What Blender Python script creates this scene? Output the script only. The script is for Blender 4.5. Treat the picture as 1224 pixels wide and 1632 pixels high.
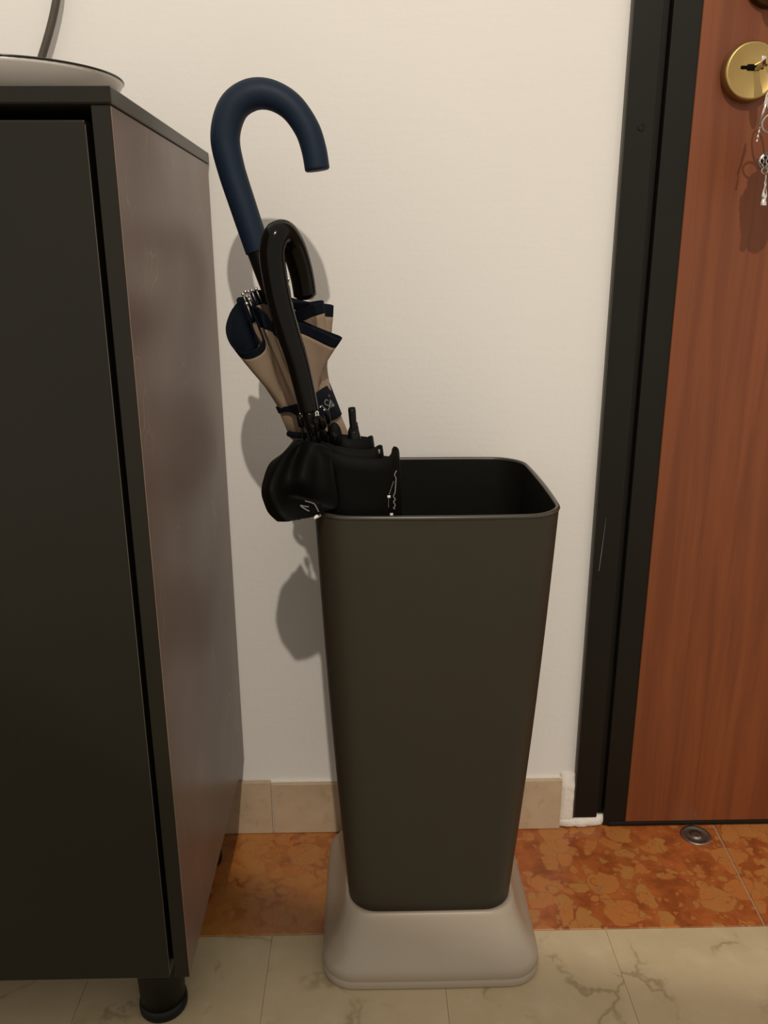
import bpy, bmesh, math, random
from mathutils import Vector, Matrix
S = bpy.context.scene
C = S.collection
for o in list(bpy.data.objects): bpy.data.objects.remove(o)
random.seed(4)

# ---------------------------------------------------------------- camera
cd = bpy.data.cameras.new('camera'); cam = bpy.data.objects.new('camera', cd); C.objects.link(cam)
cd.sensor_fit = 'VERTICAL'; cd.sensor_height = 36; cd.sensor_width = 27
cd.lens = 1315*36/1632; cd.clip_start = .01
_p, _y, _r = .2946, .01865, -.0039
f = Vector((math.sin(_y)*math.cos(_p), math.cos(_y)*math.cos(_p), -math.sin(_p)))
r0 = Vector((math.cos(_y), -math.sin(_y), 0)); u0 = r0.cross(f)
r = math.cos(_r)*r0 + math.sin(_r)*u0; u = -math.sin(_r)*r0 + math.cos(_r)*u0
M = Matrix((r, u, -f)).transposed().to_4x4(); M.translation = (0, -.9782, .76)
cam.matrix_world = M
S.camera = cam

# ---------------------------------------------------------------- world, lamp, exposure
w = bpy.data.worlds.new('world'); S.world = w; w.use_nodes = True
bg = w.node_tree.nodes['Background']; bg.inputs[0].default_value = (1, .905, .785, 1); bg.inputs[1].default_value = .74
ld = bpy.data.lights.new('ceiling_spot', 'SPOT'); lo = bpy.data.objects.new('ceiling_spot', ld); C.objects.link(lo)
LP = Vector((.09, -2.28, 2.5)); lo.location = LP
ld.energy = 158; ld.color = (1, .91, .79); ld.shadow_soft_size = .022
ld.spot_size = math.radians(73.4); ld.spot_blend = .03  # cone cut so its edge dims the near floor, standing in for a person's shadow
lo.rotation_euler = (Vector((.45, 0, 1.9))-LP).to_track_quat('-Z', 'Y').to_euler()
S.view_settings.view_transform = 'Standard'; S.view_settings.look = 'None'
S.view_settings.exposure = 0; S.view_settings.gamma = 1; S.view_settings.use_curve_mapping = False

# ---------------------------------------------------------------- materials
class NT:
    def __init__(s, name):
        s.m = bpy.data.materials.new(name); s.m.use_nodes = True
        s.n = s.m.node_tree.nodes; s.l = s.m.node_tree.links; s.b = s.n['Principled BSDF']
    def add(s, t, ins=None, **kw):
        n = s.n.new(t)
        for k, v in kw.items(): setattr(n, k, v)
        for k, v in (ins or {}).items(): s.put(n.inputs[k], v)
        return n
    def put(s, i, v):
        if hasattr(v, 'is_linked') and not isinstance(v, (int, float, tuple)): s.l.new(v, i)
        else:
            try: i.default_value = v
            except Exception: i.default_value = tuple(v)+(1,)
    def set(s, **kw):
        for k, v in kw.items(): s.put(s.b.inputs[k.replace('_', ' ')], v)
    def coord(s, which='Object', scale=(1, 1, 1)):
        t = s.add('ShaderNodeTexCoord')
        return s.add('ShaderNodeMapping', {0: t.outputs[which], 3: scale}).outputs[0]
    def noise(s, v, scale, detail=3, rough=.5, dist=0, out=0):
        return s.add('ShaderNodeTexNoise', {'Vector': v, 'Scale': scale, 'Detail': detail, 'Roughness': rough, 'Distortion': dist}).outputs[out]
    def ramp(s, fac, a, b):
        return s.add('ShaderNodeMapRange', {0: fac, 1: a, 2: b}, interpolation_type='SMOOTHSTEP').outputs[0]
    def mix(s, fac, a, b, mode='MIX'):
        n = s.add('ShaderNodeMix', data_type='RGBA', blend_type=mode)
        s.put(n.inputs[0], fac); s.put(n.inputs[6], a); s.put(n.inputs[7], b); return n.outputs[2]
    def math(s, op, a, b=0.0):
        n = s.add('ShaderNodeMath', operation=op); s.put(n.inputs[0], a); s.put(n.inputs[1], b); return n.outputs[0]
    def vadd(s, a, b, k=None):
        if k is not None: b = s.add('ShaderNodeVectorMath', {0: b, 'Scale': k}, operation='SCALE').outputs[0]
        n = s.add('ShaderNodeVectorMath', operation='ADD'); s.put(n.inputs[0], a); s.put(n.inputs[1], b); return n.outputs[0]
    def bump(s, h, strength=.3, dist=.001):
        s.put(s.b.inputs['Normal'], s.add('ShaderNodeBump', {'Strength': strength, 'Distance': dist, 'Height': h}).outputs[0])

def simple(name, col, rough=.5, metal=0, spec=.5, var=.12, scale=60, bump=0, bscale=400, coat=0):
    t = NT(name); v = t.coord()
    n = t.noise(v, scale, 4)
    t.set(Base_Color=t.mix(n, tuple(c*(1-var) for c in col)+(1,), tuple(c*(1+var) for c in col)+(1,)), Metallic=metal)
    t.set(Roughness=t.math('ADD', t.math('MULTIPLY', n, .06), rough-.03))
    t.b.inputs['Specular IOR Level'].default_value = spec
    t.b.inputs['Coat Weight'].default_value = coat; t.b.inputs['Coat Roughness'].default_value = .08
    if bump: t.bump(t.noise(v, bscale, 2), bump)
    return t.m

def wall_mat():
    t = NT('painted_plaster'); v = t.coord()
    big = t.noise(v, 3.5, 4); st = t.noise(t.coord('Object', (14, 14, 160)), 1, 3)
    c = t.mix(big, (.70, .675, .635, 1), (.76, .735, .695, 1))
    sp = t.ramp(t.noise(v, 70, 2), .76, .80)
    c = t.mix(t.math('MULTIPLY', sp, .10), c, (.45, .38, .30, 1))
    t.set(Base_Color=c, Roughness=.75); t.b.inputs['Specular IOR Level'].default_value = .3
    t.bump(t.math('ADD', t.noise(v, 160, 3), t.math('MULTIPLY', st, .7)), .12, .002); return t.m

def beige_marble():
    t = NT('beige_marble'); rnd = t.add('ShaderNodeObjectInfo').outputs['Random']
    off = t.add('ShaderNodeCombineXYZ', {0: t.math('MULTIPLY', rnd, 37), 1: t.math('MULTIPLY', rnd, 91), 2: 0.0}).outputs[0]
    v = t.vadd(t.coord(), off)
    warp = t.vadd(v, t.noise(v, 9, 5, .6, out=1), .09)
    base = t.mix(t.noise(v, 8, 6, .6), (.44, .345, .205, 1), (.60, .49, .32, 1))
    base = t.mix(t.math('MULTIPLY', t.ramp(t.noise(v, 26, 5, .65), .45, .75), .45), base, (.63, .53, .37, 1))
    base = t.mix(t.math('MULTIPLY', rnd, .10), base, (.36, .25, .15, 1))
    d = t.add('ShaderNodeTexVoronoi', {'Vector': warp, 'Scale': 10.5}, feature='DISTANCE_TO_EDGE').outputs['Distance']
    line = t.math('SUBTRACT', 1.0, t.ramp(d, .0, .035))
    gate = t.ramp(t.noise(v, 14, 3), .46, .60)
    base = t.mix(t.math('MULTIPLY', t.math('MULTIPLY', line, gate), .65), base, (.25, .185, .09, 1))
    soft = t.math('MULTIPLY', t.math('SUBTRACT', 1.0, t.ramp(d, .0, .16)), gate)
    base = t.mix(t.math('MULTIPLY', soft, .22), base, (.34, .27, .14, 1))
    pit = t.ramp(t.noise(v, 180, 1), .78, .83)
    base = t.mix(t.math('MULTIPLY', pit, .5), base, (.16, .11, .06, 1))
    t.set(Base_Color=base, Roughness=t.math('ADD', .30, t.math('MULTIPLY', t.noise(v, 40, 3), .2))); return t.m

def red_marble():
    t = NT('red_verona_marble'); v0 = t.coord()
    ctr = t.add('ShaderNodeVectorMath', {0: t.noise(v0, 22, 4, .55, out=1), 1: (.5, .5, .5)}, operation='SUBTRACT').outputs[0]
    v = t.vadd(v0, ctr, .032)
    xs = t.add('ShaderNodeSeparateXYZ', {0: v0}).outputs[0]
    left = t.ramp(xs, .06, -.06)
    c = t.mix(t.ramp(t.noise(v, 28, 5, .65), .3, .7), (.23, .056, .013, 1), (.42, .115, .027, 1))
    for sc, thr, r0, r1, k in ((23, .40, .57, .53, 1), (42, .40, .54, .49, 1), (75, .42, .50, .44, .95), (140, .55, .47, .40, .8)):
        vo = t.add('ShaderNodeTexVoronoi', {'Vector': v, 'Scale': sc})
        rnd = t.add('ShaderNodeSeparateColor', {0: vo.outputs['Color']}).outputs
        lim = t.math('SUBTRACT', thr+.20, t.math('MULTIPLY', left, .36))
        on = t.math('GREATER_THAN', rnd[0], lim)
        m = t.math('MULTIPLY', t.ramp(vo.outputs['Distance'], r0, r1), on)
        tone = t.mix(rnd[1], (.46, .160, .040, 1), (.39, .200, .054, 1))
        tone = t.mix(t.math('MULTIPLY', t.noise(v, 40, 5, .6), .75), tone, (.41, .125, .030, 1))
        ring = t.math('MULTIPLY', t.math('MULTIPLY', t.ramp(vo.outputs['Distance'], r1-.045, r1+.01), m), .75)
        tone = t.mix(ring, tone, (.22, .065, .016, 1))
        c = t.mix(t.math('MULTIPLY', m, k), c, tone)
    c = t.mix(t.math('MULTIPLY', t.math('MULTIPLY', left, t.ramp(t.noise(v, 14, 4), .35, .62)), .6), c, (.42, .185, .040, 1))
    g = t.ramp(t.noise(v, 30, 2), .70, .75)
    c = t.mix(t.math('MULTIPLY', g, .45), c, (.17, .13, .11, 1))
    t.set(Base_Color=c, Roughness=t.math('ADD', .20, t.math('MULTIPLY', t.noise(v, 120, 3), .16)))
    t.bump(t.ramp(t.noise(v0, 140, 2), .72, .8), -.15, .0008); return t.m

def skirting_mat():
    t = NT('skirting_marble'); rnd = t.add('ShaderNodeObjectInfo').outputs['Random']
    off = t.add('ShaderNodeCombineXYZ', {0: t.math('MULTIPLY', rnd, 17), 1: 0.0, 2: 0.0}).outputs[0]
    v = t.vadd(t.coord(), off)
    c = t.mix(t.noise(v, 16, 6, .65), (.34, .235, .135, 1), (.60, .47, .33, 1))
    c = t.mix(t.math('MULTIPLY', t.ramp(t.noise(v, 38, 5, .7), .55, .72), .45), c, (.33, .19, .09, 1))
    t.set(Base_Color=c, Roughness=.4); t.bump(t.noise(v, 90, 4), .12); return t.m

def wood_mat():
    t = NT('cherry_wood'); v = t.coord('Object', (46, 46, 2.2))
    g = t.noise(v, 1, 6, .6, .6); fine = t.noise(t.coord('Object', (420, 420, 7)), 1, 2)
    c = t.mix(t.ramp(g, .3, .7), (.150, .039, .0120, 1), (.205, .058, .018, 1))
    c = t.mix(t.math('MULTIPLY', t.ramp(fine, .55, .75), .20), c, (.09, .022, .008, 1))
    t.set(Base_Color=c, Roughness=.42); t.b.inputs['Specular IOR Level'].default_value = .35; return t.m

def laminate_side():
    t = NT('scuffed_brown_laminate'); v = t.coord()
    c = t.mix(t.noise(v, 7, 4), (.125, .070, .052, 1), (.150, .100, .078, 1))
    sv = t.vadd(t.coord('Object', (30, 30, 6)), t.noise(v, 10, 2, out=1), 2.2)
    d = t.add('ShaderNodeTexVoronoi', {'Vector': sv, 'Scale': 1.1}, feature='DISTANCE_TO_EDGE').outputs['Distance']
    s1 = t.math('MULTIPLY', t.math('SUBTRACT', 1.0, t.ramp(d, .0, .022)), t.ramp(t.noise(v, 11, 3), .48, .64))
    dots = t.ramp(t.noise(v, 120, 1), .77, .82)
    m = t.math('MULTIPLY', t.math('MAXIMUM', s1, dots), .55)
    t.set(Base_Color=t.mix(m, c, (.30, .21, .16, 1)))
    t.set(Roughness=t.math('ADD', .27, t.math('MULTIPLY', t.noise(v, 9, 4), .14)))
    t.b.inputs['Specular IOR Level'].default_value = .6; return t.m

def dark_frame():
    t = NT('dark_brown_metal'); v = t.coord()
    c = t.mix(t.noise(v, 12, 4), (.0065, .0052, .0030, 1), (.010, .008, .005, 1))
    sc = t.ramp(t.noise(t.coord('Object', (260, 260, 12)), 1, 2), .80, .84)
    c = t.mix(t.math('MULTIPLY', sc, .35), c, (.30, .26, .20, 1))
    t.set(Base_Color=c, Roughness=.42); t.b.inputs['Specular IOR Level'].default_value = .22
    t.bump(t.noise(v, 500, 2), .05); return t.m

def cloth(name, a, b, rough=.75, spec=.25):
    t = NT(name); v = t.coord()
    wv = t.math('ADD', t.noise(t.coord('Object', (900, 900, 120)), 1, 1), t.noise(v, 25, 3))
    t.set(Base_Color=t.mix(t.ramp(t.noise(v, 18, 3), .3, .7), a, b), Roughness=rough)
    t.b.inputs['Specular IOR Level'].default_value = spec
    t.bump(wv, .12, .001); return t.m

MW = wall_mat(); MBM = beige_marble(); MRM = red_marble(); MSK = skirting_mat(); MWD = wood_mat()
MLS = laminate_side(); MDF = dark_frame()
MGROUT = simple('dark_grout', (.36, .295, .195), .9)
MPL = simple('raw_white_plaster', (.72, .67, .60), .9, var=.08, scale=90, bump=.8, bscale=200)
MCAB = simple('dark_green_grey_laminate', (.0105, .0094, .0052), .36, spec=.25, var=.08, scale=15)
MTOP = simple('dark_taupe_laminate', (.042, .036, .026), .4, spec=.4, var=.08, scale=15)
MLEG = simple('black_plastic_leg', (.006, .006, .004), .45, spec=.2)
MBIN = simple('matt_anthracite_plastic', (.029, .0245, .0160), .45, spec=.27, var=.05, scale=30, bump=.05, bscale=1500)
MRIMB = simple('satin_anthracite_rim', (.036, .031, .021), .30, spec=.5, var=.05, scale=30)  # colour lifted above the body's to paint in a rim highlight
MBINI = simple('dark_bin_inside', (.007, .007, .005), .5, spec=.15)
MBASE = simple('pearl_grey_plastic', (.335, .280, .215), .36, spec=.6, var=.03, scale=30, bump=.10, bscale=1400)
MBLUE = simple('navy_rubber', (.0055, .0140, .0300), .55, spec=.22, var=.06)
MBLK = simple('glossy_black_plastic', (.0032, .0029, .0020), .15, spec=.17, var=.05)
MBLK2 = simple('satin_black_plastic', (.0035, .0035, .0025), .38, spec=.2, var=.05)
MTAU = cloth('taupe_polyester', (.215, .155, .105, 1), (.26, .19, .13, 1))
MNAV = cloth('navy_hem_cloth', (.0024, .0038, .0078, 1), (.0042, .0062, .0120, 1), .8, .12)
MBC = cloth('black_polyester', (.0020, .0020, .0013, 1), (.0042, .0042, .0028, 1), .6, .08)
MCHR = simple('chrome', (.78, .74, .70), .16, metal=1, var=.03)
MSTL = simple('dull_steel', (.30, .29, .26), .38, metal=1, var=.25, scale=120)
MBRS = simple('satin_brass', (.43, .30, .115), .40, metal=1, var=.05, scale=30)
MBRZ = simple('dark_bronze', (.09, .055, .025), .4, metal=1)
MHOLE = simple('keyhole_black', (.004, .003, .002), .9, spec=.1)
MWHT = simple('white_print', (.62, .60, .56), .6, var=.02)
MGRY = simple('grey_print', (.17, .17, .155), .6, var=.05)
MRED = simple('rust_print', (.20, .06, .03), .6, var=.05)
MDISH = simple('white_glass', (.60, .55, .49), .25, var=.03)
MPALE = simple('pale_edge_band', (.20, .13, .09), .5, var=.35, scale=25)
MEDG = simple('painted_edge_highlight', (.05, .044, .034), .4, var=.5, scale=20)  # pale tint for the highlight painted on the cabinet door's edge
MRIM = simple('black_glass_edge', (.012, .010, .008), .2)
MCORD = simple('taupe_cable', (.060, .046, .033), .5)
MFOB = simple('brown_leather', (.05, .03, .02), .6, bump=.2)

# ---------------------------------------------------------------- geometry helpers
def obj(name, bm, m, parent=None, smooth=False, loc=None, solid=0):
    me = bpy.data.meshes.new(name)
    bmesh.ops.recalc_face_normals(bm, faces=bm.faces)
    bm.to_mesh(me); bm.free()
    if smooth:
        for p in me.polygons: p.use_smooth = True
    me.materials.append(m)
    o = bpy.data.objects.new(name, me); C.objects.link(o)
    if parent: o.parent = parent; o.matrix_parent_inverse = parent.matrix_basis.inverted()
    if solid:
        s = o.modifiers.new('thickness', 'SOLIDIFY'); s.thickness = solid; s.offset = 0
    return o
def tag(o, label, cat, group=None):
    o['label'] = label; o['category'] = cat
    if group: o['group'] = group
    return o
def struct(o): o['kind'] = 'structure'; return o
def empty(name, loc, label, cat):
    o = bpy.data.objects.new(name, None); C.objects.link(o); o.location = loc; o.empty_display_size = .05
    return tag(o, label, cat)
def box(bm, x0, x1, y0, y1, z0, z1, bev=0, seg=2):
    g = bmesh.ops.create_cube(bm, size=1); vs = g['verts']
    bmesh.ops.scale(bm, verts=vs, vec=(x1-x0, y1-y0, z1-z0))
    bmesh.ops.translate(bm, verts=vs, vec=((x0+x1)/2, (y0+y1)/2, (z0+z1)/2))
    if bev:
        es = list({e for v in vs for e in v.link_edges})
        bmesh.ops.bevel(bm, geom=es, offset=bev, segments=seg, affect='EDGES', profile=.5)
    return bm
def B(*a, **k): return box(bmesh.new(), *a, **k)
def crv(pts, n, closed=False):
    """Catmull-Rom through pts, n samples, even in chord length."""
    P_ = [Vector(p) for p in pts]; N = len(P_); out = []
    segs = N if closed else N-1
    for i in range(segs):
        if closed: a, b, c, d = (P_[(i+j-1) % N] for j in range(4))
        else: a, b, c, d = P_[max(i-1, 0)], P_[i], P_[i+1], P_[min(i+2, N-1)]
        for k in range(16):
            t = k/16
            out.append(.5*((2*b)+(c-a)*t+(2*a-5*b+4*c-d)*t*t+(3*b-a-3*c+d)*t**3))
    out.append(P_[0] if closed else P_[-1])
    L = [0]
    for i in range(1, len(out)): L.append(L[-1]+(out[i]-out[i-1]).length)
    res = []; j = 0; cnt = n if closed else n-1
    for i in range(n):
        s = L[-1]*i/cnt
        while j < len(L)-2 and L[j+1] < s: j += 1
        k = (s-L[j])/max(L[j+1]-L[j], 1e-9)
        res.append(out[j].lerp(out[j+1], min(max(k, 0), 1)))
    return res
def skin(bm, rings, closed=True, cap0=False, cap1=False):
    R_ = [[bm.verts.new(p) for p in q] for q in rings]; n = len(R_[0])
    for a, b in zip(R_, R_[1:]):
        for i in range(n if closed else n-1):
            j = (i+1) % n
            bm.faces.new((a[i], a[j], b[j], b[i]))
    if cap0: bm.faces.new(R_[0][::-1])
    if cap1: bm.faces.new(R_[-1])
    return R_
def tube(bm, pts, rad, n=12, res=None, round_ends=(0, 0), closed=False):
    """round tube along pts; rad a number or one number per point"""
    if res is None: res = max(2, len(pts)*6 if len(pts) > 2 else 2)
    path = crv(pts, res, closed)
    if isinstance(rad, (int, float)): rr = [rad]*len(path)
    else:
        rr = []
        for i in range(len(path)):
            t = i/(len(path)-1)*(len(rad)-1); k = min(int(t), len(rad)-2); rr.append(rad[k]*(1-t+k)+rad[k+1]*(t-k))
    nrm = None; rings = []
    ts = []
    for i in range(len(path)):
        if closed: t = path[(i+1) % len(path)]-path[i-1]
        else: t = path[min(i+1, len(path)-1)]-path[max(i-1, 0)]
        ts.append(t.normalized())
    for i, (p, t) in enumerate(zip(path, ts)):
        if nrm is None:
            nrm = t.orthogonal().normalized()
        nrm = (nrm-t*nrm.dot(t)).normalized(); b = t.cross(nrm)
        ring = lambda c, q: [c+(nrm*math.cos(2*math.pi*k/n)+b*math.sin(2*math.pi*k/n))*q for k in range(n)]
        if i == 0 and round_ends[0] and not closed:
            e = round_ends[0]
            for k in (0, 1, 2): a = math.pi/2*k/3; rings.append(ring(p+t*e*(1-math.sin(a)), rr[i]-e+e*math.cos(math.pi/2-a) if k else max(rr[i]-e, rr[i]*.05)))
            path0 = p+t*e; rings.append(ring(path0, rr[i])); continue
        if i == len(path)-1 and round_ends[1] and not closed:
            e = round_ends[1]; rings.append(ring(p-t*e, rr[i]))
            for k in (2, 1, 0): a = math.pi/2*k/3; rings.append(ring(p-t*e*(1-math.cos(math.pi/2-a) if 0 else math.sin(a)), rr[i]-e+e*math.sin(a) if k else max(rr[i]-e, rr[i]*.05)))
            continue
        rings.append(ring(p, rr[i]))
    if closed: rings.append(rings[0]); skin(bm, rings)
    else: skin(bm, rings, True, True, True)
    if closed: bmesh.ops.remove_doubles(bm, verts=bm.verts, dist=1e-7)
    return bm
def T(*a, **k): return tube(bmesh.new(), *a, **k)
def lathe(bm, prof, c, n=32, axis='z'):
    rings = []
    for rad, h in prof:
        q = []
        for k in range(n):
            a = 2*math.pi*k/n; x, y = rad*math.cos(a), rad*math.sin(a)
            q.append(Vector((x, y, h)) if axis == 'z' else Vector((x, -h, y)))
        rings.append([Vector(c)+v for v in q])
    skin(bm, rings, True, True, True); return bm
def rsq(hx, hy, rad, z, cx, cy, bow=0, n=8):
    """rounded rectangle ring with gently bowed sides"""
    out = []
    for sx, sy, a0 in ((1, 1, 0), (-1, 1, 90), (-1, -1, 180), (1, -1, 270)):
        for k in range(n+1):
            a = math.radians(a0+90*k/n); out.append([sx*(hx-rad)+rad*math.cos(a), sy*(hy-rad)+rad*math.sin(a)])
        # points along the following side
        a = math.radians(a0+90); nx, ny = math.cos(a), math.sin(a)
        x1, y1 = out[-1]
        nsx, nsy = {(1, 1): (-1, 1), (-1, 1): (-1, -1), (-1, -1): (1, -1), (1, -1): (1, 1)}[(sx, sy)]
        x2, y2 = nsx*(hx-rad)+rad*nx, nsy*(hy-rad)+rad*ny
        for k in range(1, 8):
            t = k/8; out.append([x1+(x2-x1)*t, y1+(y2-y1)*t])
    res = []
    for x, y in out:
        bx = bow*(1-(y/hy)**2); by = bow*(1-(x/hx)**2)
        res.append(Vector((cx+x*(1+bx/hx), cy+y*(1+by/hy), z)))
    return res
def lerp(a, b, t): return a+(b-a)*t

# ---------------------------------------------------------------- setting: wall, floor, skirting
bm = bmesh.new()
box(bm, -1.3, .2795, 0, .12, 0, 2.6); box(bm, .2795, 1.25, 0, .12, 2.1, 2.6); box(bm, 1.25, 1.5, 0, .12, 0, 2.6)
wall = struct(obj('wall_back', bm, MW))
floor = struct(obj('floor', B(-1.3, 1.5, -1.7, .12, -.05, -.0008), MGROUT))
tile0 = None
for j in range(8):
    for i in range(14):
        x = -1.1065+.1975*i; y = -.1895-.1975*j
        if tile0 is None:
            tile0 = obj('floor_tile', B(.00022, .19728, -.19728, -.00022, -.0125, 0, bev=.00025, seg=1), MBM, floor); t = tile0
        else:
            t = tile0.copy(); C.objects.link(t)
        t.location = (x, y, 0)
for x0, x1 in ((-1.29, -.42), (-.4192, .4715), (.4734, 1.49)):
    bm = B(x0, x1, -.1885, .0, -.0125, .0004, bev=.0007, seg=1)
    for v in bm.verts:                       # the right-hand joint runs a little askew
        if .46 < v.co.x < .48: v.co.x += .008+.013*(v.co.y/.1885)
    obj('threshold_slab', bm, MRM, floor)
sk = struct(obj('baseboard_back', B(-1.29, .2620, -.0035, 0, .0, .080), MPL))
for x0, x1, z1 in ((-1.29, -.74, .083), (-.739, -.3385, .083), (-.3375, -.1375, .0828), (-.1363, .2615, .0795)):
    bm = B(x0, x1, -.0085, -.0025, .0008, z1, bev=.0012, seg=2)
    obj('skirting_tile', bm, MSK, sk)
# rough plaster left around the foot of the door frame
def lump(x0, x1, z0, z1, d, nx, nz, seed):
    rnd = random.Random(seed); bm = bmesh.new(); rows = []
    for j in range(nz+1):
        row = []
        for i in range(nx+1):
            u_, v_ = i/nx, j/nz
            e = min(1, 4*min(u_, 1-u_)+.25)*min(1, 4*min(v_, 1-v_)+.25)
            row.append(Vector((lerp(x0, x1, u_)+rnd.uniform(-.0009, .0009), -.001-d*e*rnd.uniform(.85, 1.08), max(.0005, lerp(z0, z1, v_)+rnd.uniform(-.0010, .0010)))))
        rows.append(row)
    F = skin(bm, rows, False)
    per = F[0]+[q[-1] for q in F[1:]]+F[-1][-2::-1]+[q[0] for q in F[-2:0:-1]]
    back = [bm.verts.new((v.co.x, .003, v.co.z)) for v in per]
    for i in range(len(per)):
        j = (i+1) % len(per); bm.faces.new((per[i], per[j], back[j], back[i]))
    bm.faces.new(back)
    return bm
obj('plaster_patch', lump(.2595, .284, .001, .086, .0070, 6, 16, 3), MPL, wall, True)
obj('plaster_patch', lump(.2555, .3235, .0005, .0175, .0080, 12, 4, 5), MPL, wall, True)

# ---------------------------------------------------------------- door
door = struct(obj('door_1', B(.3235, 1.19, -.004, .040, .0015, 2.05, bev=.0012), MDF))
bm = bmesh.new()
box(bm, .2800, .3130, -.0075, .03, .0175, 2.09, bev=.0015)
box(bm, .3125, .3225, .006, .03, .0175, 2.09)
box(bm, .3125, 1.24, -.0075, .03, 2.056, 2.09, bev=.0015)
box(bm, 1.200, 1.24, -.0075, .03, .0175, 2.056, bev=.0015)
obj('door_frame', bm, MDF, door)
obj('edge_strip', B(.2792, .2812, -.0088, .0, .0180, 2.09, bev=.0006, seg=1), MTOP, door)
obj('wood_panel', B(.3545, 1.165, -.0055, .0, .0085, 2.02, bev=.0006, seg=1), MWD, door)
obj('bottom_edge', B(.3300, 1.185, -.0062, .0, .0012, .0080, bev=.0015, seg=2), MDF, door)
# bolt screw in the frame
bm = bmesh.new(); lathe(bm, [(.0042, 0), (.0042, .0008), (.0034, .0013), (.0026, .0013), (.0022, .0007)], (.2985, -.0072, .8985), 16, 'y')
obj('screw', bm, MDF, door)
# long scratch in the paint of the frame
bm = bmesh.new()
tube(bm, [(.2935, -.0075, .455), (.2915, -.0075, .420), (.2895, -.0075, .385)], [.0001, .0003, .00055, .0004], n=5, res=10)
obj('scratch', bm, MGRY, door)
# lock escutcheon
ex, ez = .4085, .9515
bm = bmesh.new(); lathe(bm, [(.0293, 0), (.0293, .008), (.0288, .011), (.0278, .0128), (.0262, .0134), (.0256, .0131), (.010, .0131)], (ex, -.0055, ez), 48, 'y')
esc = obj('lock_escutcheon', bm, MBRS, door, True)
bm = bmesh.new()
box(bm, ex-.0138, ex+.012, -.0195, -.012, ez+.0004, ez+.0050, bev=.0020); box(bm, ex-.0075, ex+.008, -.01955, -.012, ez-.0012, ez+.0066, bev=.0025)
obj('keyhole', bm, MHOLE, esc)
# handle rose above (its lower edge shows at the top of the frame) with lever
bm = bmesh.new(); lathe(bm, [(.026, 0), (.026, .006), (.024, .010), (.012, .011), (.0115, .045), (.0105, .05)], (.422, -.0055, 1.0375), 40, 'y')
tube(bm, [(.422, -.052, 1.0375), (.45, -.056, 1.038), (.53, -.056, 1.037)], [.0095, .009, .0085], n=14, res=14, round_ends=(.004, .004))
obj('door_handle', bm, MBRZ, door, True)

# ---------------------------------------------------------------- keys in the lock
kb = empty('key_bunch', (ex, -.02, ez), 'bunch of keys hanging from the brass lock of the wooden door', 'keys')
def key(bm, a, b, wd=.004, head=.011):
    """flat key from head a to blade end b, lying in the plane facing the room"""
    a, b = Vector(a), Vector(b); d = (b-a); L = d.length; d.normalize(); nx = Vector((0, -1, 0)); s = d.cross(nx).normalized(); n_ = s.cross(d)
    prof = []
    for k in range(13):
        q = math.radians(35+290*k/12); prof.append((head*.95*math.cos(q)*1.0, head*math.sin(q)))
    prof = [(x, y) for x, y in prof]
    outl = [(head*.9, wd)]+[(L, wd), (L+.0015, wd*.4), (L, -wd*.3)]
    m = int(L/.004)
    for k in range(m): outl.append((L-.002-k*(L-head-.012)/m, -wd*(.9 if k % 2 else .45)))
    outl += [(head*.9, -wd)]
    ring = [(math.cos(math.radians(180+q))*head, math.sin(math.radians(180+q))*head) for q in range(-150, 151, 25)]
    ring = [(-head*math.cos(math.radians(q)), -head*math.sin(math.radians(q))) for q in range(-150, 151, 25)]
    poly = outl[:1]+outl[1:]+[(x, y) for x, y in reversed(ring)] if 0 else outl+ring[::1]
    top = [bm.verts.new(a+d*x+s*y+n_*.0011) for x, y in poly]; bot = [bm.verts.new(a+d*x+s*y-n_*.0011) for x, y in poly]
    for i in range(len(poly)):
        j = (i+1) % len(poly); bm.faces.new((top[i], top[j], bot[j], bot[i]))
    bm.faces.new(top); bm.faces.new(bot[::-1])
    return bm
# key standing in the lock: shaft out of the keyhole, bow edge-on
bm = bmesh.new()
tube(bm, [(ex+.003, -.014, ez+.003), (ex+.003, -.050, ez+.003)], .0034, n=12, round_ends=(.001, .001))
box(bm, ex+.0005, ex+.0055, -.036, -.032, ez+.001, ez+.0105, bev=.0008)
obj('lock_key', bm, MCHR, kb, True)
bm = bmesh.new(); lathe(bm, [(.003, -.0016), (.0135, -.0016), (.0150, -.0008), (.0150, .0008), (.0135, .0016), (.003, .0016)], (0, 0, 0), 28, 'z')
bmesh.ops.rotate(bm, verts=bm.verts, cent=(0, 0, 0), matrix=Matrix.Rotation(math.radians(90), 3, 'Y'))
bmesh.ops.rotate(bm, verts=bm.verts, cent=(0, 0, 0), matrix=Matrix.Rotation(math.radians(8), 3, 'Z'))
bmesh.ops.translate(bm, verts=bm.verts, vec=(ex+.003, -.062, ez+.003))
obj('key_bow', bm, MCHR, kb, True)
def ring(c, R_, rr, ax, m, name):
    c = Vector(c); ax = Vector(ax).normalized(); p = ax.orthogonal().normalized(); q = ax.cross(p)
    return obj(name, T([c+(p*math.cos(2*math.pi*k/12)+q*math.sin(2*math.pi*k/12))*R_ for k in range(12)], rr, n=8, res=36, closed=True), m, kb, True)
ring((0.42121, -0.06200, 0.91655), .0150, .0011, (.9, .35, 0), MCHR, 'key_ring')
ring((0.41615, -0.06000, 0.89410), .0085, .0012, (.3, 1, .1), MCHR, 'small_ring')
obj('hanging_key', T([(0.40718, -0.06400, 0.92312), (0.40472, -0.06200, 0.90494)], .0011, n=8), MCHR, kb, True)
obj('hanging_key', T([(0.40739, -0.06600, 0.91932), (0.40213, -0.06400, 0.89294)], .0014, n=8), MCHR, kb, True)
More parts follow.
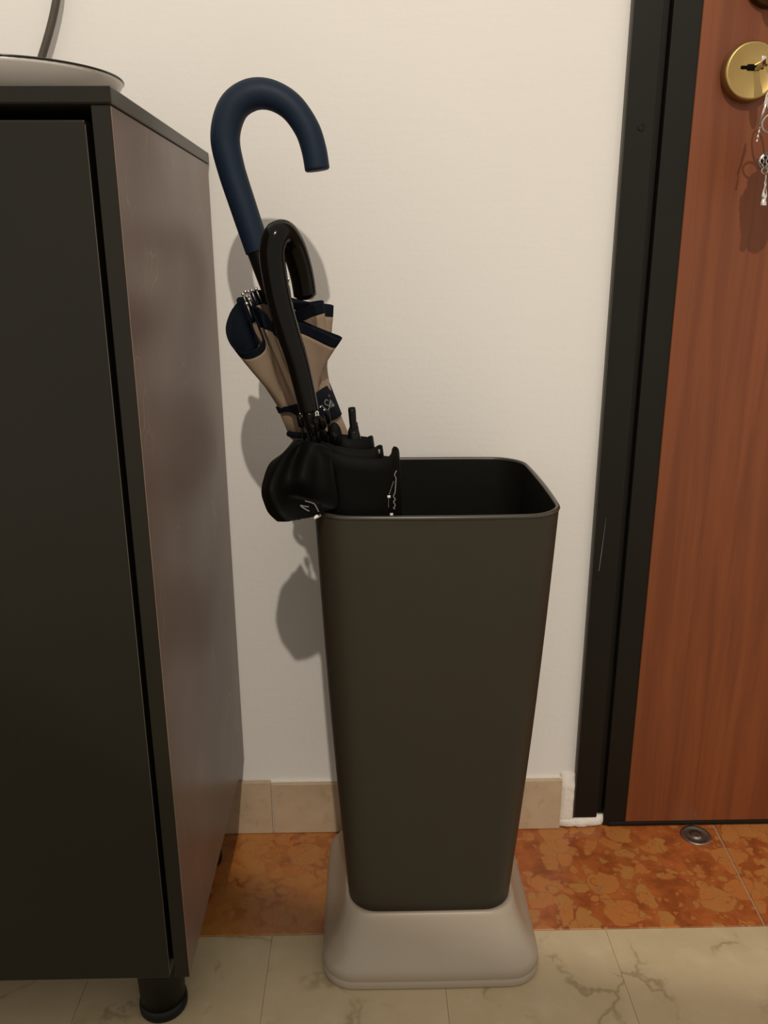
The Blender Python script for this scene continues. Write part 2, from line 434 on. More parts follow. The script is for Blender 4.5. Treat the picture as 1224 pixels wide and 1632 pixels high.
obj('hanging_key', key(bmesh.new(), (0.42398, -0.07500, 0.89248), (0.42162, -0.07000, 0.83741), .0042, .012), MSTL, kb)
obj('hanging_key', key(bmesh.new(), (0.43162, -0.08200, 0.89489), (0.43663, -0.08000, 0.83052), .0042, .012), MSTL, kb)
ch = obj('chain', T([(0.40359, -0.06300, 0.89015), (0.40254, -0.06200, 0.87668)], [.0012, .0005, .0015, .0006, .0016, .0006, .0015], n=8, res=28), MCHR, kb, True)
bm = bmesh.new(); lathe(bm, [(.0085, 0), (.0095, .0008), (.0095, .002), (.0085, .0028)], (0.42254, -0.04500, 0.85933), 24, 'y')
obj('disc_fob', bm, MSTL, kb, True)
cx, cy, cz = (0.41345, -0.06200, 0.85812)
bm = bmesh.new()
for dx, dz in ((-.0032, 0), (.0032, 0), (0, .0032), (0, -.0032)):
    lathe(bm, [(.0018, -.0009), (.0029, -.0005), (.0029, .0005), (.0018, .0009)], (cx+dx, cy, cz+dz), 14, 'y')
box(bm, cx-.003, cx+.003, cy-.0008, cy+.0008, cz-.003, cz+.003)
obj('clover_charm', bm, MCHR, kb, True)
ring((0.41464, -0.06200, 0.84906), .0030, .0007, (.2, 1, 0), MCHR, 'charm_loop')
obj('pendant', T([(0.41644, -0.06200, 0.84541), (0.41716, -0.06200, 0.81473)], [.0006, .0009, .0008, .0016, .0010, .0020, .0030, .0034, .0026, .0036, .0036], n=10, res=40), MCHR, kb, True)
# leather fob just outside the frame, its shadow falls on the door
bm = bmesh.new()
f0 = Vector((0.42518, -0.09200, 0.86936))
out = [(-.018, .024), (.018, .024), (.021, .015), (.018, -.010), (.010, -.030), (0, -.036), (-.010, -.028), (-.017, -.012), (-.021, .012)]
loop = crv([(x, 0, z) for x, z in out], 40, True)
skin(bm, [[f0+v*k+Vector((0, dy, 0)) for v in loop] for k, dy in ((.93, -.0018), (1, -.001), (1, .001), (.93, .0018))], True, True, True)
obj('leather_fob', bm, MFOB, kb, True)
obj('fob_loop', T([f0+Vector((0, 0, .022)), (0.42461, -0.07500, 0.90172), (0.42140, -0.06400, 0.90810)], .0014, n=8), MFOB, kb, True)

# ---------------------------------------------------------------- floor bolt socket
bm = bmesh.new(); lathe(bm, [(.0205, .0003), (.0205, .0012), (.0195, .0020), (.0165, .0022), (.0155, .0016), (.0125, .0009), (.0070, .0006), (.0066, .0020), (.0052, .0022), (.0005, .0022)], (.4465, -.0265, 0), 40)
fs = obj('floor_socket', bm, MSTL, None, True); tag(fs, 'round dull steel bolt socket set in the red marble at the foot of the door', 'socket')

# ---------------------------------------------------------------- shoe cabinet
cab = empty('shoe_cabinet', (-.55, -.18, 0), 'dark green grey shoe cabinet on short black legs at the left', 'cabinet')
obj('side_panel', B(-.1860, -.1725, -.3600, -.004, .119, .8625, bev=.0008, seg=1), MLS, cab)
obj('front_edging', B(-.1858, -.1727, -.3612, -.3596, .1188, .8620, bev=.0004, seg=1), MCAB, cab)
obj('pale_edge', B(-.1730, -.1722, -.3604, -.3594, .125, .861), MPALE, cab)  # thin paler brown strip along the front corner of the side panel
obj('side_panel', B(-.9600, -.9465, -.3600, -.004, .119, .8625, bev=.0008, seg=1), MLS, cab)
tp = obj('top_panel', B(-.962, -.1712, -.3620, -.002, .8628, .8740, bev=.0010, seg=2), MTOP, cab)
obj('front_edging', B(-.9618, -.1716, -.3628, -.3612, .8632, .8736, bev=.0004, seg=1), MCAB, cab)
obj('bottom_panel', B(-.9464, -.1861, -.3400, -.004, .119, .1325), MCAB, cab)
obj('back_panel', B(-.9464, -.1861, -.0080, -.004, .1326, .862), MCAB, cab)
obj('door_panel', B(-.9440, -.1905, -.3620, -.3440, .1190, .8530, bev=.0014, seg=2), MCAB, cab)
obj('door_edge_highlight', B(-.1908, -.1902, -.3617, -.3611, .122, .850), MEDG, cab)  # thin pale strip added as a painted highlight along the door's edge
for x, y in ((-.2245, -.281), (-.905, -.281), (-.2245, -.06), (-.905, -.06)):
    bm = bmesh.new(); lathe(bm, [(.0235, .012), (.0285, .119)][::1] if 0 else [(.0232, .0125), (.0262, .119)], (x, y, 0), 36)
    lg = obj('leg', bm, MLEG, cab, True)
    bm = bmesh.new(); lathe(bm, [(.0225, 0), (.0248, .0015), (.0252, .005), (.0245, .0125), (.022, .0135)], (x, y, 0), 36)
    obj('foot_ring', bm, MLEG, lg, True)
    for q in lg.data.polygons:
        if len(q.vertices) > 4: q.use_smooth = False

# ---------------------------------------------------------------- dish on the cabinet, cable on the wall
dc = (-.300, -.183)
bm = bmesh.new()
lathe(bm, [(.030, .8742), (.034, .8745), (.036, .8775), (.060, .8860), (.078, .8970), (.0865, .9090), (.0880, .9115), (.0855, .9117), (.075, .8990), (.055, .8895), (.030, .8850), (.002, .8840)], dc+(0,), 72)
dish = obj('dish', bm, MDISH, None, True); tag(dish, 'shallow white dish with thin black rim on top of the dark cabinet', 'dish')
obj('rim', T([(dc[0]+.0878*math.cos(2*math.pi*k/24), dc[1]+.0878*math.sin(2*math.pi*k/24), .9122) for k in range(24)], .0009, n=8, res=96, closed=True), MRIM, dish, True)
cb = obj('wall_cable', T([(-0.31109, -0.01200, 1.05086), (-0.31245, -0.01200, 1.02862), (-0.31699, -0.01200, 1.01171), (-0.32451, -0.01200, 0.99173), (-0.33514, -0.01200, 0.96799), (-0.35084, -0.01200, 0.93614), (-0.36867, -0.01200, 0.89996)], .0040, n=10, res=40), MCORD, None, True)
tag(cb, 'taupe cable running down the wall behind the white dish', 'cable')

# ---------------------------------------------------------------- umbrella stand
BX, BY = .0640, -.1500
st = empty('umbrella_stand', (BX, BY, 0), 'tall tapered anthracite umbrella stand on a pearl grey base by the door', 'umbrella stand')
H0, H1 = .074, .5370
def body_ring(t, inset=0):
    z = lerp(H0, H1, t); h = lerp(.0905, .1140, t)+.0022*math.sin(math.pi*t)
    return rsq(h-inset, h-inset, lerp(.031, .034, t)-inset, z, BX, lerp(-.1435, -.1500, t), lerp(.001, .0035, t))
bm = bmesh.new()
rings = [[Vector((v.x*.96+BX*.04, v.y*.96+BY*.04, H0-.002)) for v in body_ring(0)]]+[body_ring(k/20) for k in range(21)]
skin(bm, rings, True, True)
obj('body', bm, MBIN, st, True)
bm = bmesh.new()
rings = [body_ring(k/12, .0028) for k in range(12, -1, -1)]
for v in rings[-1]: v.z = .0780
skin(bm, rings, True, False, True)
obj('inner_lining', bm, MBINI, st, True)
bm = bmesh.new(); rim = body_ring(1, .0012)
rr = []
cen = Vector((BX, BY, 0))
for k in range(9):
    a = 2*math.pi*k/8
    rr.append([Vector((p.x, p.y, H1+.0008))+((p-cen).to_2d().normalized().to_3d()*.0026*math.cos(a))+Vector((0, 0, .0024*math.sin(a))) for p in rim])
skin(bm, rr); bmesh.ops.remove_doubles(bm, verts=bm.verts, dist=1e-7)
obj('rolled_rim', bm, MRIMB, st, True)
# flared base: outer lip, rounded shoulder, hollow ramp up to the body
bm = bmesh.new(); BYB = -.1475
prof = [(.1185, .034, 0), (.1205, .035, .0008), (.1212, .0355, .0030), (.1212, .0355, .0098), (.1202, .035, .0106), (.1207, .0352, .0114), (.1206, .0352, .0180),
        (.1194, .035, .0215), (.1170, .034, .0260), (.1138, .033, .0305), (.1102, .032, .0355), (.1070, .031, .0410), (.1040, .0305, .0475), (.1012, .0305, .0545), (.0985, .031, .0620), (.0962, .0315, .0690), (.0948, .032, .0728), (.0930, .032, .0742), (.0900, .031, .0730), (.080, .03, .0725)]
skin(bm, [rsq(h, h, q, z, BX+.0005, BYB+.0040*z/.074, .0012 if z < .04 else .0006) for h, q, z in prof], True, True, True)
obj('base', bm, MBASE, st, True)

# ---------------------------------------------------------------- umbrella cloth helpers
def cloth_panel(hem, foot, name, m, parent, v0=0., v1=1., nu=30, nv=16, ease=.8, axis=None, solid=.0007, pleat=0., ph_=0.):
    """fabric between a free hem curve and a foot curve; ease > 1 keeps it full, pleat adds soft folds.
    v0 / v1 may be functions of the place along the hem"""
    Hc, Fc = crv(hem, nu), crv(foot, nu)
    a0, a1 = axis
    f0 = v0 if callable(v0) else (lambda u_: v0)
    f1 = v1 if callable(v1) else (lambda u_: v1)
    rows = []
    for j in range(nv+1):
        row = []
        for i in range(nu):
            uu = i/(nu-1); v = lerp(f0(uu), f1(uu), j/nv)
            p, q = Hc[i], Fc[i]
            c = a0.lerp(a1, v)
            ph, pf = p-a0, q-a1
            e = 1-(1-v)**ease if ease != 1 else v
            d = ph*(1-e)+pf*e
            d.z = ph.z*(1-v)+pf.z*v
            if pleat:
                g = pleat*1.5*(1-v)*math.sin(math.pi*min(1, max(0, v)))*(.637*math.asin(.985*math.sin(2*math.pi*(2.2*uu+.35*v)+ph_)))*math.sin(math.pi*uu)**.5
                d += Vector((d.x, d.y, 0)).normalized()*g
            row.append(c+d)
        rows.append(row)
    bm = bmesh.new(); skin(bm, rows, False)
    return obj(name, bm, m, parent, True, solid=solid)
def strokes(name, lists, rad, m, parent):
    bm = bmesh.new()
    for L in lists: tube(bm, L, rad, n=6, res=max(2, len(L)*4) if len(L) > 2 else 2)
    return obj(name, bm, m, parent, True)
def ball(bm, c, rad):
    g = bmesh.ops.create_uvsphere(bm, u_segments=12, v_segments=8, radius=rad); bmesh.ops.translate(bm, verts=g['verts'], vec=c)

# ---------------------------------------------------------------- blue handled umbrella
SY = -.142
sh0 = Vector((-0.12511, -0.15500, 0.84574)); sh1 = Vector((-0.10276, -0.15500, 0.77012)); sd = (sh1-sh0).normalized()
tipz = .0835; tip = sh0+sd*((tipz-sh0.z)/sd.z)
um = empty('umbrella', tip, 'umbrella with navy hooked handle and loosely tied taupe canopy in the stand', 'umbrella')
obj('handle', T([(-0.10279, -0.15500, 0.76955), (-0.11443, -0.15500, 0.80765), (-0.12514, -0.15500, 0.84521), (-0.12824, -0.15500, 0.87070), (-0.12011, -0.15500, 0.89310), (-0.10427, -0.15500, 0.90391), (-0.08618, -0.15500, 0.90441), (-0.06788, -0.15500, 0.89514), (-0.05425, -0.15500, 0.87745), (-0.04790, -0.15500, 0.85950), (-0.04496, -0.15500, 0.84077)],
    [.0122, .0124, .0126, .0128, .0134, .0138, .0136, .0126, .0120, .0117, .0115], n=28, res=80, round_ends=(.001, .0012)), MBLUE, um, True)
obj('collar', T([sh1-sd*.002, sh1+sd*.048], [.0112, .0102, .0088], n=24, res=8, round_ends=(.001, .002)), MBLK2, um, True)
obj('shaft', T([sh1+sd*.04, tip-sd*.0], .0055, n=14, round_ends=(.001, .003)), MBLK2, um, True)
ax0 = sh0+sd*(((-0.09458, -0.16300, 0.71959)[2]-sh0.z)/sd.z); ax1 = sh0+sd*(((-0.06049, -0.16300, 0.61826)[2]-sh0.z)/sd.z)
# ring of the canopy where the strap holds it: front, then clockwise seen from above (front-left ... front-right)
RG = [(-0.05814, -0.19500, 0.62322), (-0.07584, -0.18500, 0.62159), (-0.08865, -0.16700, 0.61978), (-0.08157, -0.15000, 0.61933), (-0.06321, -0.14100, 0.62088), (-0.04482, -0.14900, 0.62526), (-0.03264, -0.16900, 0.62843), (-0.04294, -0.18700, 0.62475)]
rgc = crv(RG, 96, True)
def arc(i0, i1): return [rgc[k % 96] for k in range(int(i0*12), int(i1*12)+1, 3)]
R0, R1, R2, R3, R4, R5, R6, R7 = (-0.11014, -0.17600, 0.72089), (-0.11769, -0.16300, 0.72436), (-0.11464, -0.14900, 0.72786), (-0.09868, -0.13900, 0.73037), (-0.07995, -0.14300, 0.72806), (-0.07202, -0.15900, 0.72280), (-0.07316, -0.17700, 0.71386), (-0.09029, -0.18500, 0.70697)
gores = [
    ([R7, (-0.09372, -0.19300, 0.71433), (-0.10064, -0.19100, 0.71989), R0], arc(0, 1)),
    ([R0, (-0.10319, -0.18900, 0.70845), (-0.09781, -0.19900, 0.69777), (-0.09713, -0.20300, 0.68959), (-0.10384, -0.20700, 0.68318), (-0.11609, -0.20300, 0.67999), (-0.12835, -0.18900, 0.68616), (-0.13520, -0.17100, 0.69924), (-0.13209, -0.15900, 0.71369), (-0.12495, -0.15500, 0.72286), R1], arc(1, 2)),
    ([R1, (-0.12640, -0.14900, 0.72378), (-0.12590, -0.14300, 0.72708), R2], arc(2, 3)),
    ([R2, (-0.11533, -0.12900, 0.73129), (-0.10702, -0.12500, 0.73353), R3], arc(3, 4)),
    ([R3, (-0.09107, -0.12300, 0.73219), (-0.08322, -0.12700, 0.73108), R4], arc(4, 5)),
    ([R4, (-0.05800, -0.13500, 0.72224), (-0.03749, -0.13700, 0.71983), (-0.03360, -0.14200, 0.71885), (-0.03637, -0.14900, 0.71921), (-0.05492, -0.15400, 0.72131), R5], arc(5, 6)),
    ([R5, (-0.05863, -0.16100, 0.72283), (-0.04650, -0.16200, 0.72457), (-0.04209, -0.16600, 0.72472), (-0.04474, -0.17300, 0.72331), (-0.05873, -0.17800, 0.71902), R6], arc(6, 7)),
    ([R6, (-0.06241, -0.18100, 0.70771), (-0.03866, -0.18900, 0.69838), (-0.02619, -0.19600, 0.69429), (-0.02372, -0.20200, 0.69251), (-0.02760, -0.20700, 0.69240), (-0.04362, -0.20500, 0.69966), (-0.06681, -0.19900, 0.70780), R7], arc(7, 8)),
]
def rise(a, b, x0, x1): return lambda u_: lerp(a, b, min(1, max(0, (u_-x0)/(x1-x0))))
eas = {4: 1.5, 5: 1.6, 6: 1.7, 7: 1.55}
deep = {0: rise(.20, .20, 0, 1), 1: rise(.10, .46, .52, .66), 2: rise(.4, .2, 0, 1)}
for gi, (hem, foot) in enumerate(gores):
    vb = deep.get(gi, rise(.115, .115, 0, 1))
    pn = cloth_panel(hem, foot, 'canopy_panel', MTAU, um, vb, 1, 40, 20, eas.get(gi, 1.12), (ax0, ax1), pleat=.0048, ph_=gi*1.3)
    cloth_panel(hem, foot, 'hem_border', MNAV, pn, 0, vb, 40, 6, eas.get(gi, 1.12), (ax0, ax1), solid=.0010, pleat=.0048, ph_=gi*1.3)
# lower canopy, tied, going down into the stand
def offs(pts, dx, dz, k, c): return [c+Vector((dx, 0, dz))+(Vector(p)-c)*k for p in pts]
c0 = sum((Vector(p) for p in RG), Vector())/8
low = [rgc]
L2 = [(-0.04938, -0.19300, 0.59713), (-0.06522, -0.18500, 0.59434), (-0.07800, -0.16600, 0.59174), (-0.07243, -0.15000, 0.59097), (-0.05251, -0.14100, 0.59160), (-0.03155, -0.14900, 0.59370), (-0.02024, -0.16800, 0.59616), (-0.03268, -0.18600, 0.59679)]
low.append(crv(L2, 96, True))
for z, dx, k in ((.575, .006, .70), (.535, .010, .60), (.47, .004, .62), (.36, .0, .60), (.25, 0, .46), (.16, 0, .28)):
    c = sh0+sd*((z-sh0.z)/sd.z)
    low.append([c+Vector((dx, 0, 0))+Vector(((p-c0).x*k, (p-c0).y*k, 0)) for p in rgc])
bm = bmesh.new(); skin(bm, low, True)
obj('tied_canopy', bm, MTAU, um, True, solid=.0007)
# strap: wide labelled end at the right, narrow at the left
st_t = [(-0.05764, -0.19700, 0.63496), (-0.07542, -0.18700, 0.62803), (-0.08973, -0.16700, 0.62353), (-0.08289, -0.14700, 0.62520), (-0.06297, -0.13800, 0.63513), (-0.04701, -0.14700, 0.64267), (-0.03912, -0.16700, 0.64545), (-0.04829, -0.19100, 0.64174)]
st_b = [(-0.05694, -0.19900, 0.61426), (-0.07437, -0.18800, 0.62150), (-0.08692, -0.16700, 0.61664), (-0.08072, -0.14700, 0.61561), (-0.06120, -0.13800, 0.60936), (-0.03900, -0.14600, 0.60935), (-0.02795, -0.16900, 0.61595), (-0.03646, -0.18900, 0.61346)]
c_a = crv(st_t, 72, True); c_b = crv(st_b, 72, True)
def grow(L, k):
    c = sum(L, Vector())/len(L); return [c+(p-c)*k for p in L]
bm = bmesh.new(); skin(bm, [grow([a.lerp(b, t) for a, b in zip(c_a, c_b)], 1.05) for t in (0, .25, .5, .75, 1)], True)
sp = obj('strap', bm, MNAV, um, True, solid=.0010)
sa = [(-0.07880, -0.18700, 0.60231), (-0.07087, -0.19500, 0.60140), (-0.06172, -0.19700, 0.59990)]; 
obj('second_strap', T([(-0.07818, -0.16900, 0.59681), (-0.07675, -0.18400, 0.59921), (-0.06729, -0.19500, 0.60014), (-0.05254, -0.19900, 0.60085)], .0030, n=8, res=16), MNAV, um, True)
Q = lambda x, y: None
strokes('strap_lettering', [
    [(-0.03807, -0.19650, 0.63355), (-0.03978, -0.19750, 0.63492), (-0.04127, -0.19850, 0.63270), (-0.04044, -0.19850, 0.63030), (-0.03810, -0.19800, 0.62960), (-0.03697, -0.19750, 0.62801), (-0.03756, -0.19850, 0.62609), (-0.03876, -0.19950, 0.62387)],
    [(-0.04423, -0.20000, 0.63028), (-0.04222, -0.19980, 0.62784), (-0.03904, -0.19920, 0.62502)],
    [(-0.03605, -0.19450, 0.63441), (-0.03666, -0.19600, 0.63106), (-0.03685, -0.19750, 0.62771)],
    [(-0.03667, -0.19650, 0.62994), (-0.03463, -0.19350, 0.63304)], [(-0.03650, -0.19620, 0.62989), (-0.03499, -0.19550, 0.62676)],
    [(-0.03384, -0.19200, 0.63098), (-0.03481, -0.19420, 0.62925), (-0.03414, -0.19380, 0.62767), (-0.03325, -0.19100, 0.62961), (-0.03275, -0.19120, 0.62722)],
], .00045, MGRY, sp)
strokes('strap_emblem', [[(-0.03719, -0.19350, 0.63905), (-0.03692, -0.19400, 0.63673)]], .0007, MRED, sp)
# rib ends with ball tips
for (bx, by, yy), (ex_, ey_, y2) in (((387,469,-.153), (394,487,-.153)), ((391,465,-.149), (397,483,-.149)), ((395,464,-.156), (403,482,-.156)), ((400,463,-.150), (407,481,-.150)),
        ((408,460,-.143), (416,478,-.143)), ((392,484,-.168), (400,505,-.168)), ((396,477,-.162), (403,496,-.162)), ((460,445,-.140), (464,470,-.140))):
    pass
for a, b in (((-0.11811, -0.16600, 0.73085), (-0.11399, -0.16600, 0.71867)), ((-0.11619, -0.16200, 0.73301), (-0.11206, -0.16200, 0.72021)), ((-0.11224, -0.17100, 0.73358), (-0.10783, -0.17100, 0.72121)), ((-0.11003, -0.16300, 0.73417), (-0.10588, -0.16300, 0.72139)),
             ((-0.10631, -0.15900, 0.73547), (-0.10151, -0.15900, 0.72294)), ((-0.11231, -0.18500, 0.72304), (-0.10775, -0.18500, 0.70935)), ((-0.11075, -0.17800, 0.72670), (-0.10665, -0.17800, 0.71466)), ((-0.07550, -0.15500, 0.74422), (-0.07402, -0.15500, 0.72732))):
    rb = obj('rib', T([a, b], .0008, n=8), MSTL, um, True)
    bm = bmesh.new(); ball(bm, a, .0017); obj('rib_tip', bm, MCHR, rb, True)

# ---------------------------------------------------------------- black umbrella
k0 = Vector((-0.07534, -0.24400, 0.72671)); k1 = Vector((-0.05386, -0.23600, 0.63380)); kd = (k1-k0).normalized()
ktip = k0+kd*((.0835-k0.z)/kd.z)
ub = empty('umbrella', ktip, 'black umbrella with glossy black crook handle and loose canopy over the stand rim', 'umbrella')
obj('handle', T([(-0.05339, -0.23580, 0.63090), (-0.06091, -0.23900, 0.66967), (-0.06852, -0.24150, 0.69835), (-0.07534, -0.24400, 0.72671), (-0.07922, -0.24700, 0.75474), (-0.07950, -0.24800, 0.77045), (-0.07556, -0.24600, 0.78151), (-0.06995, -0.23800, 0.78324), (-0.06431, -0.22700, 0.77431), (-0.06009, -0.21800, 0.75975), (-0.05742, -0.21200, 0.74526), (-0.05571, -0.20800, 0.72882)],
    [.0088, .0094, .0098, .0101, .0104, .0106, .0108, 0.0109, .0110, .0109, .0107, .0104], n=28, res=90, round_ends=(.001, .003)), MBLK, ub, True)
obj('ferrule', T([k1, k1+kd*.040], [.0075, .0072], n=20, round_ends=(.0005, .002)), MBLK2, ub, True)
obj('shaft', T([k1+kd*.03, ktip], .0050, n=14, round_ends=(.001, .003)), MBLK2, ub, True)
strokes('ferrule_mark', [[(-0.04749, -0.24550, 0.62831), (-0.04664, -0.24560, 0.62860), (-0.04712, -0.24580, 0.63091), (-0.04596, -0.24590, 0.63216), (-0.04471, -0.24570, 0.63115), (-0.04524, -0.24550, 0.62886), (-0.04413, -0.24520, 0.62880)]], .00055, MWHT, ub)
ba0 = Vector((-0.04358, -0.23200, 0.60108)); ba1 = Vector((.010, -.222, .33))
# foot ring of the canopy, deep in the stand: front, left, back, right
FR = crv([ba1+Vector((.030*math.sin(a), -.022*math.cos(a), 0)) for a in [2*math.pi*k/12 for k in range(12)]], 96, True)  # front -> right -> back -> left
def farc(a, b): return [FR[k % 96] for k in range(a, b+1, 3)]
panels = [
    ([(-0.04957, -0.24600, 0.60354), (-0.02956, -0.25550, 0.59626), (-0.00715, -0.25650, 0.59170), (0.01031, -0.25400, 0.59039), (0.01951, -0.24800, 0.59182), (0.02228, -0.24100, 0.59839), (0.02680, -0.23500, 0.59587), (0.02731, -0.22900, 0.58858), (0.01664, -0.22300, 0.58549), (-0.00743, -0.22000, 0.59043), (-0.03348, -0.22600, 0.59913)], farc(-6, 30)),
    ([(-0.04817, -0.24000, 0.60573), (-0.02409, -0.24800, 0.60030), (0.00023, -0.24500, 0.59712), (0.00944, -0.23900, 0.59982), (0.01214, -0.23100, 0.59688), (0.00261, -0.22000, 0.59395), (-0.02791, -0.21800, 0.59976)], farc(0, 36)),
    ([(-0.04166, -0.23200, 0.60869), (-0.02244, -0.24200, 0.60653), (-0.00540, -0.23800, 0.60556), (0.00209, -0.23000, 0.60677), (0.00268, -0.22100, 0.60314), (-0.01327, -0.21100, 0.60300), (-0.03680, -0.21300, 0.60599)], farc(18, 48)),
    ([(-0.03503, -0.21300, 0.60598), (-0.04479, -0.20600, 0.60766), (-0.05359, -0.20800, 0.60692), (-0.05562, -0.21400, 0.60514)], farc(42, 66)),
    ([(-0.04734, -0.21400, 0.60627), (-0.05062, -0.21000, 0.60309), (-0.05140, -0.21700, 0.60213), (-0.05023, -0.22600, 0.60341), (-0.04810, -0.23200, 0.60464)], farc(60, 84)),
    ([(-0.06191, -0.23200, 0.60475), (-0.05772, -0.24300, 0.60296), (-0.04953, -0.24800, 0.60051), (-0.04281, -0.24700, 0.60023)], farc(78, 96)),
]
for hem, foot in panels[:5]:
    cloth_panel(hem, foot, 'canopy_panel', MBC, ub, 0, 1, 40, 20, 1.0, (ba0, ba1), pleat=.0028)
# the gore that has slipped out over the corner of the rim
front = [
    [(-0.06980, -0.22200, 0.60094), (-0.06242, -0.24000, 0.60526), (-0.05629, -0.24600, 0.60590), (-0.04933, -0.24900, 0.60533), (-0.04145, -0.25000, 0.60318), (-0.03243, -0.25250, 0.59906)],
    [(-0.07975, -0.22600, 0.58998), (-0.07103, -0.24800, 0.59953), (-0.06368, -0.24200, 0.59698), (-0.05386, -0.25200, 0.59797), (-0.04394, -0.25000, 0.59397), (-0.03257, -0.25500, 0.58810)],
    [(-0.09169, -0.23200, 0.58133), (-0.07901, -0.26200, 0.59073), (-0.06889, -0.25200, 0.58653), (-0.05672, -0.26400, 0.58701), (-0.04523, -0.25400, 0.57983), (-0.03104, -0.25750, 0.57593)],
    [(-0.09662, -0.24400, 0.56891), (-0.08466, -0.27600, 0.57887), (-0.07282, -0.26300, 0.57540), (-0.05776, -0.27000, 0.57536), (-0.04493, -0.25600, 0.56572), (-0.02914, -0.25650, 0.55982)],
    [(-0.09782, -0.25200, 0.55921), (-0.08645, -0.28300, 0.56998), (-0.07418, -0.26400, 0.56640), (-0.05772, -0.26100, 0.56192), (-0.04479, -0.25400, 0.55334), (-0.02833, -0.25450, 0.54677)],
    [(-0.09518, -0.25800, 0.55141), (-0.08345, -0.28400, 0.56114), (-0.07273, -0.25900, 0.55739), (-0.05719, -0.25600, 0.55403), (-0.04544, -0.25550, 0.54723), (-0.03353, -0.25600, 0.54188)],
    [(-0.09087, -0.26400, 0.54368), (-0.08076, -0.28200, 0.55193), (-0.07083, -0.27000, 0.55175), (-0.05776, -0.26600, 0.54927), (-0.04889, -0.26600, 0.54447), (-0.04068, -0.26250, 0.54095)],
    [(-0.08392, -0.26800, 0.53774), (-0.07541, -0.28400, 0.54297), (-0.06639, -0.28600, 0.54380), (-0.05776, -0.28400, 0.54338), (-0.05088, -0.28000, 0.54235), (-0.04524, -0.27200, 0.54156)],
    [(-0.08296, -0.26700, 0.53623), (-0.07557, -0.28300, 0.54121), (-0.06654, -0.28500, 0.54204), (-0.05789, -0.28300, 0.54161), (-0.05049, -0.27800, 0.54084), (-0.04532, -0.27100, 0.54066)],
]
back = [
    [(-0.08115, -0.26200, 0.53762), (-0.07047, -0.27200, 0.54122), (-0.05867, -0.27200, 0.54228), (-0.04613, -0.26600, 0.54207)],
    [(-0.09180, -0.24400, 0.54790), (-0.07843, -0.25000, 0.54952), (-0.06232, -0.25000, 0.55056), (-0.04221, -0.24800, 0.55459)],
    [(-0.09379, -0.23000, 0.56522), (-0.07911, -0.23600, 0.56666), (-0.06246, -0.24000, 0.56935), (-0.04191, -0.24400, 0.57435)],
    [(-0.07980, -0.22000, 0.58861), (-0.06985, -0.22600, 0.58989), (-0.05661, -0.23200, 0.58996), (-0.04005, -0.24000, 0.58812)],
]
rows = [crv(q, 26) for q in front]+[crv(q, 26) for q in back]
cols = [crv([rw[i] for rw in rows], 60) for i in range(26)]
for cl in cols:                              # the cloth lies over the rim, never through it
    for p in cl:
        if p.x > -.072: p.z = max(p.z, lerp(p.z, .5442, min(1, (p.x+.072)/.012)))
bm = bmesh.new(); skin(bm, [[cols[i][j] for i in range(26)] for j in range(60)], False)
pouch = obj('canopy_panel', bm, MBC, ub, True, solid=.0007)
strokes('pouch_print', [[(-0.05799, -0.26100, 0.55340), (-0.05358, -0.26000, 0.55189), (-0.04973, -0.25900, 0.54978), (-0.04683, -0.26200, 0.54561), (-0.04355, -0.27200, 0.54213)]], .0006, MGRY, pouch)
strokes('pouch_print', [[(-0.05423, -0.26800, 0.54983), (-0.05810, -0.26850, 0.55060), (-0.06168, -0.26900, 0.55166), (-0.05851, -0.27100, 0.54959), (-0.05349, -0.27200, 0.54692)]], .0006, MGRY, pouch)
strokes('pouch_print', [[(-0.04866, -0.28000, 0.54232), (-0.04707, -0.27800, 0.54372), (-0.04449, -0.27500, 0.54277)]], [.0008, .0019, .0006], MWHT, pouch)
# print along the right edge of the big panel: dotted line with two lozenges and edge-on script
big = [o for o in ub.children if o.name.startswith('canopy_panel')][0]
bm = bmesh.new()
for i in range(9):
    t = i/8; ball(bm, Vector((0.02222, -0.25200, 0.56817)).lerp(Vector((0.01842, -0.25450, 0.55764)), t), .0005)
for i in range(6):
    t = i/5; ball(bm, Vector((0.01770, -0.25550, 0.55258)).lerp(Vector((0.01760, -0.25650, 0.54572)), t), .0004)
obj('dotted_print', bm, MGRY, big, True)
strokes('lozenge_print', [[(0.01795, -0.25480, 0.55625), (0.01800, -0.25520, 0.55398)], [(0.02025, -0.25600, 0.53956), (0.02035, -0.25620, 0.53721)]], .0016, MWHT, big)
strokes('script_print', [[(0.02517, -0.24900, 0.57798), (0.02331, -0.25000, 0.57413), (0.02459, -0.24950, 0.57104), (0.02427, -0.25050, 0.56539), (0.02366, -0.25150, 0.55795), (0.02221, -0.25200, 0.55452), (0.02394, -0.25200, 0.55152), (0.02218, -0.25300, 0.54944), (0.02391, -0.25300, 0.54642), (0.02215, -0.25400, 0.54374), (0.02359, -0.25400, 0.54313)]], .0005, MGRY, big)
strokes('hem_print', [[(0.00937, -0.24250, 0.59649), (0.00963, -0.24300, 0.59251)]], .0009, MGRY, ub)
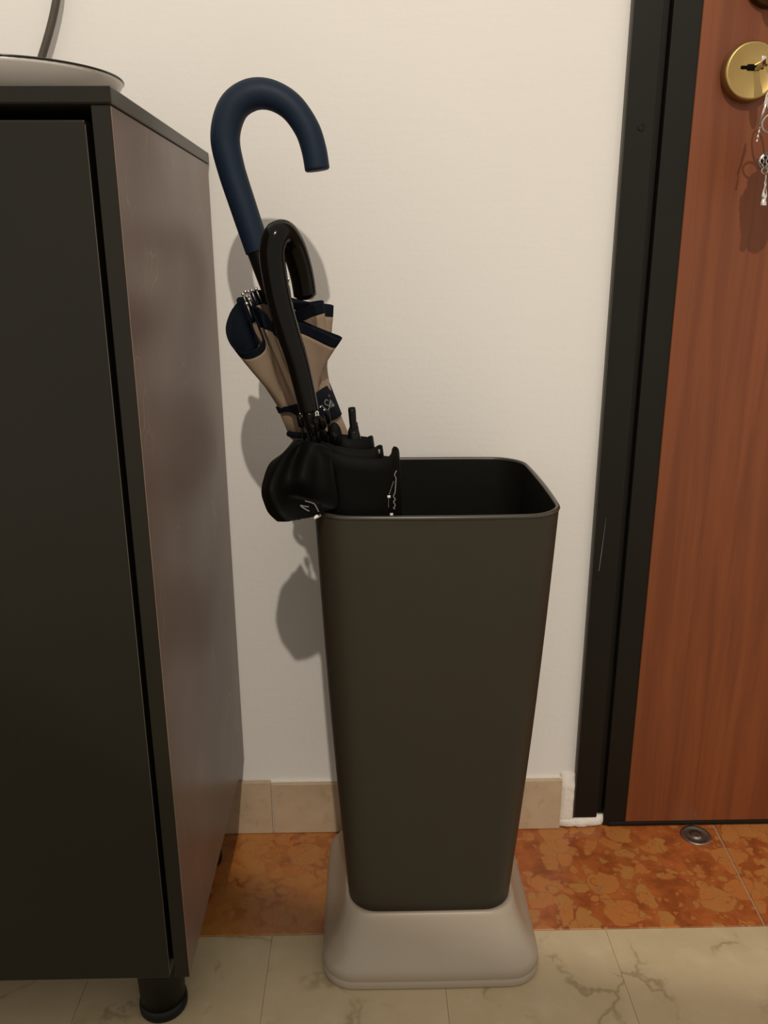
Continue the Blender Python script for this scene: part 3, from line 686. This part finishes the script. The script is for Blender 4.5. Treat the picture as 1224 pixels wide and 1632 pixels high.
# rib ends with black caps
for a, b, q in (((-0.06173, -0.24600, 0.62879), (-0.05812, -0.23800, 0.60189), .0030), ((-0.05726, -0.23200, 0.62450), (-0.05412, -0.23000, 0.60015), .0026), ((-0.04695, -0.25100, 0.62620), (-0.04463, -0.24400, 0.60191), .0030), ((-0.04199, -0.24900, 0.62805), (-0.03848, -0.24100, 0.60354), .0032),
                ((-0.03770, -0.23200, 0.63013), (-0.03505, -0.22800, 0.60311), .0024), ((-0.05021, -0.25400, 0.62228), (-0.04787, -0.24700, 0.60143), .0024), ((-0.03057, -0.24900, 0.61320), (-0.02880, -0.24400, 0.59830), .0028)):
    a, b = Vector(a), Vector(b); d = (b-a).normalized()
    rb = obj('rib', T([a+d*.006, b], .0016, n=8), MBLK2, ub, True)
    obj('rib_cap', T([a, a+d*.012], q, n=12, round_ends=(q*.8, q*.4)), MBLK, rb, True)
a, b = Vector((-0.01514, -0.23000, 0.63308)), Vector((-0.01307, -0.22800, 0.59939)); d = (b-a).normalized()
rb = obj('rib', T([a+(b-a)*.55, b], [.0045, .0058, .0078], n=14, res=8, round_ends=(.003, .001)), MBLK2, ub, True)
obj('rib_cap', T([a, a+(b-a)*.7], [.0036, .0034, .0032], n=14, res=6, round_ends=(.003, .001)), MBLK2, rb, True)
obj('rib_cap', T([(-0.01106, -0.22900, 0.61896), (-0.00946, -0.22850, 0.60891)], .0010, n=8), MBLK2, rb, True)
bm = bmesh.new()
for q, s in (((-0.06081, -0.24980, 0.63087), .0007), ((-0.05919, -0.25000, 0.62892), .0005), ((-0.04277, -0.24600, 0.63627), .0010), ((-0.03960, -0.24400, 0.63308), .0010), ((-0.05267, -0.24700, 0.63003), .0005)): ball(bm, q, s)
obj('glint_bead', bm, MCHR, ub, True)  # tiny chrome balls added to stand in for glints around the rib caps
# tie tab with its round end
tb = [(-0.03418, -0.24000, 0.61949), (-0.02903, -0.24050, 0.62069), (-0.02518, -0.24050, 0.61491), (-0.02417, -0.24100, 0.60691), (-0.02714, -0.24200, 0.59901), (-0.03279, -0.24200, 0.60139), (-0.03548, -0.24100, 0.61047)]
lp = crv(tb, 36, True); cc = sum(lp, Vector())/36
bm = bmesh.new(); skin(bm, [[cc+(p-cc)*k+Vector((0, dy, 0)) for p in lp] for k, dy in ((.05, -.0035), (.5, -.0030), (.85, -.0016), (1, 0), (.85, .0008), (.05, .001))], True, True, True)
obj('tie_tab', bm, MBC, ub, True)
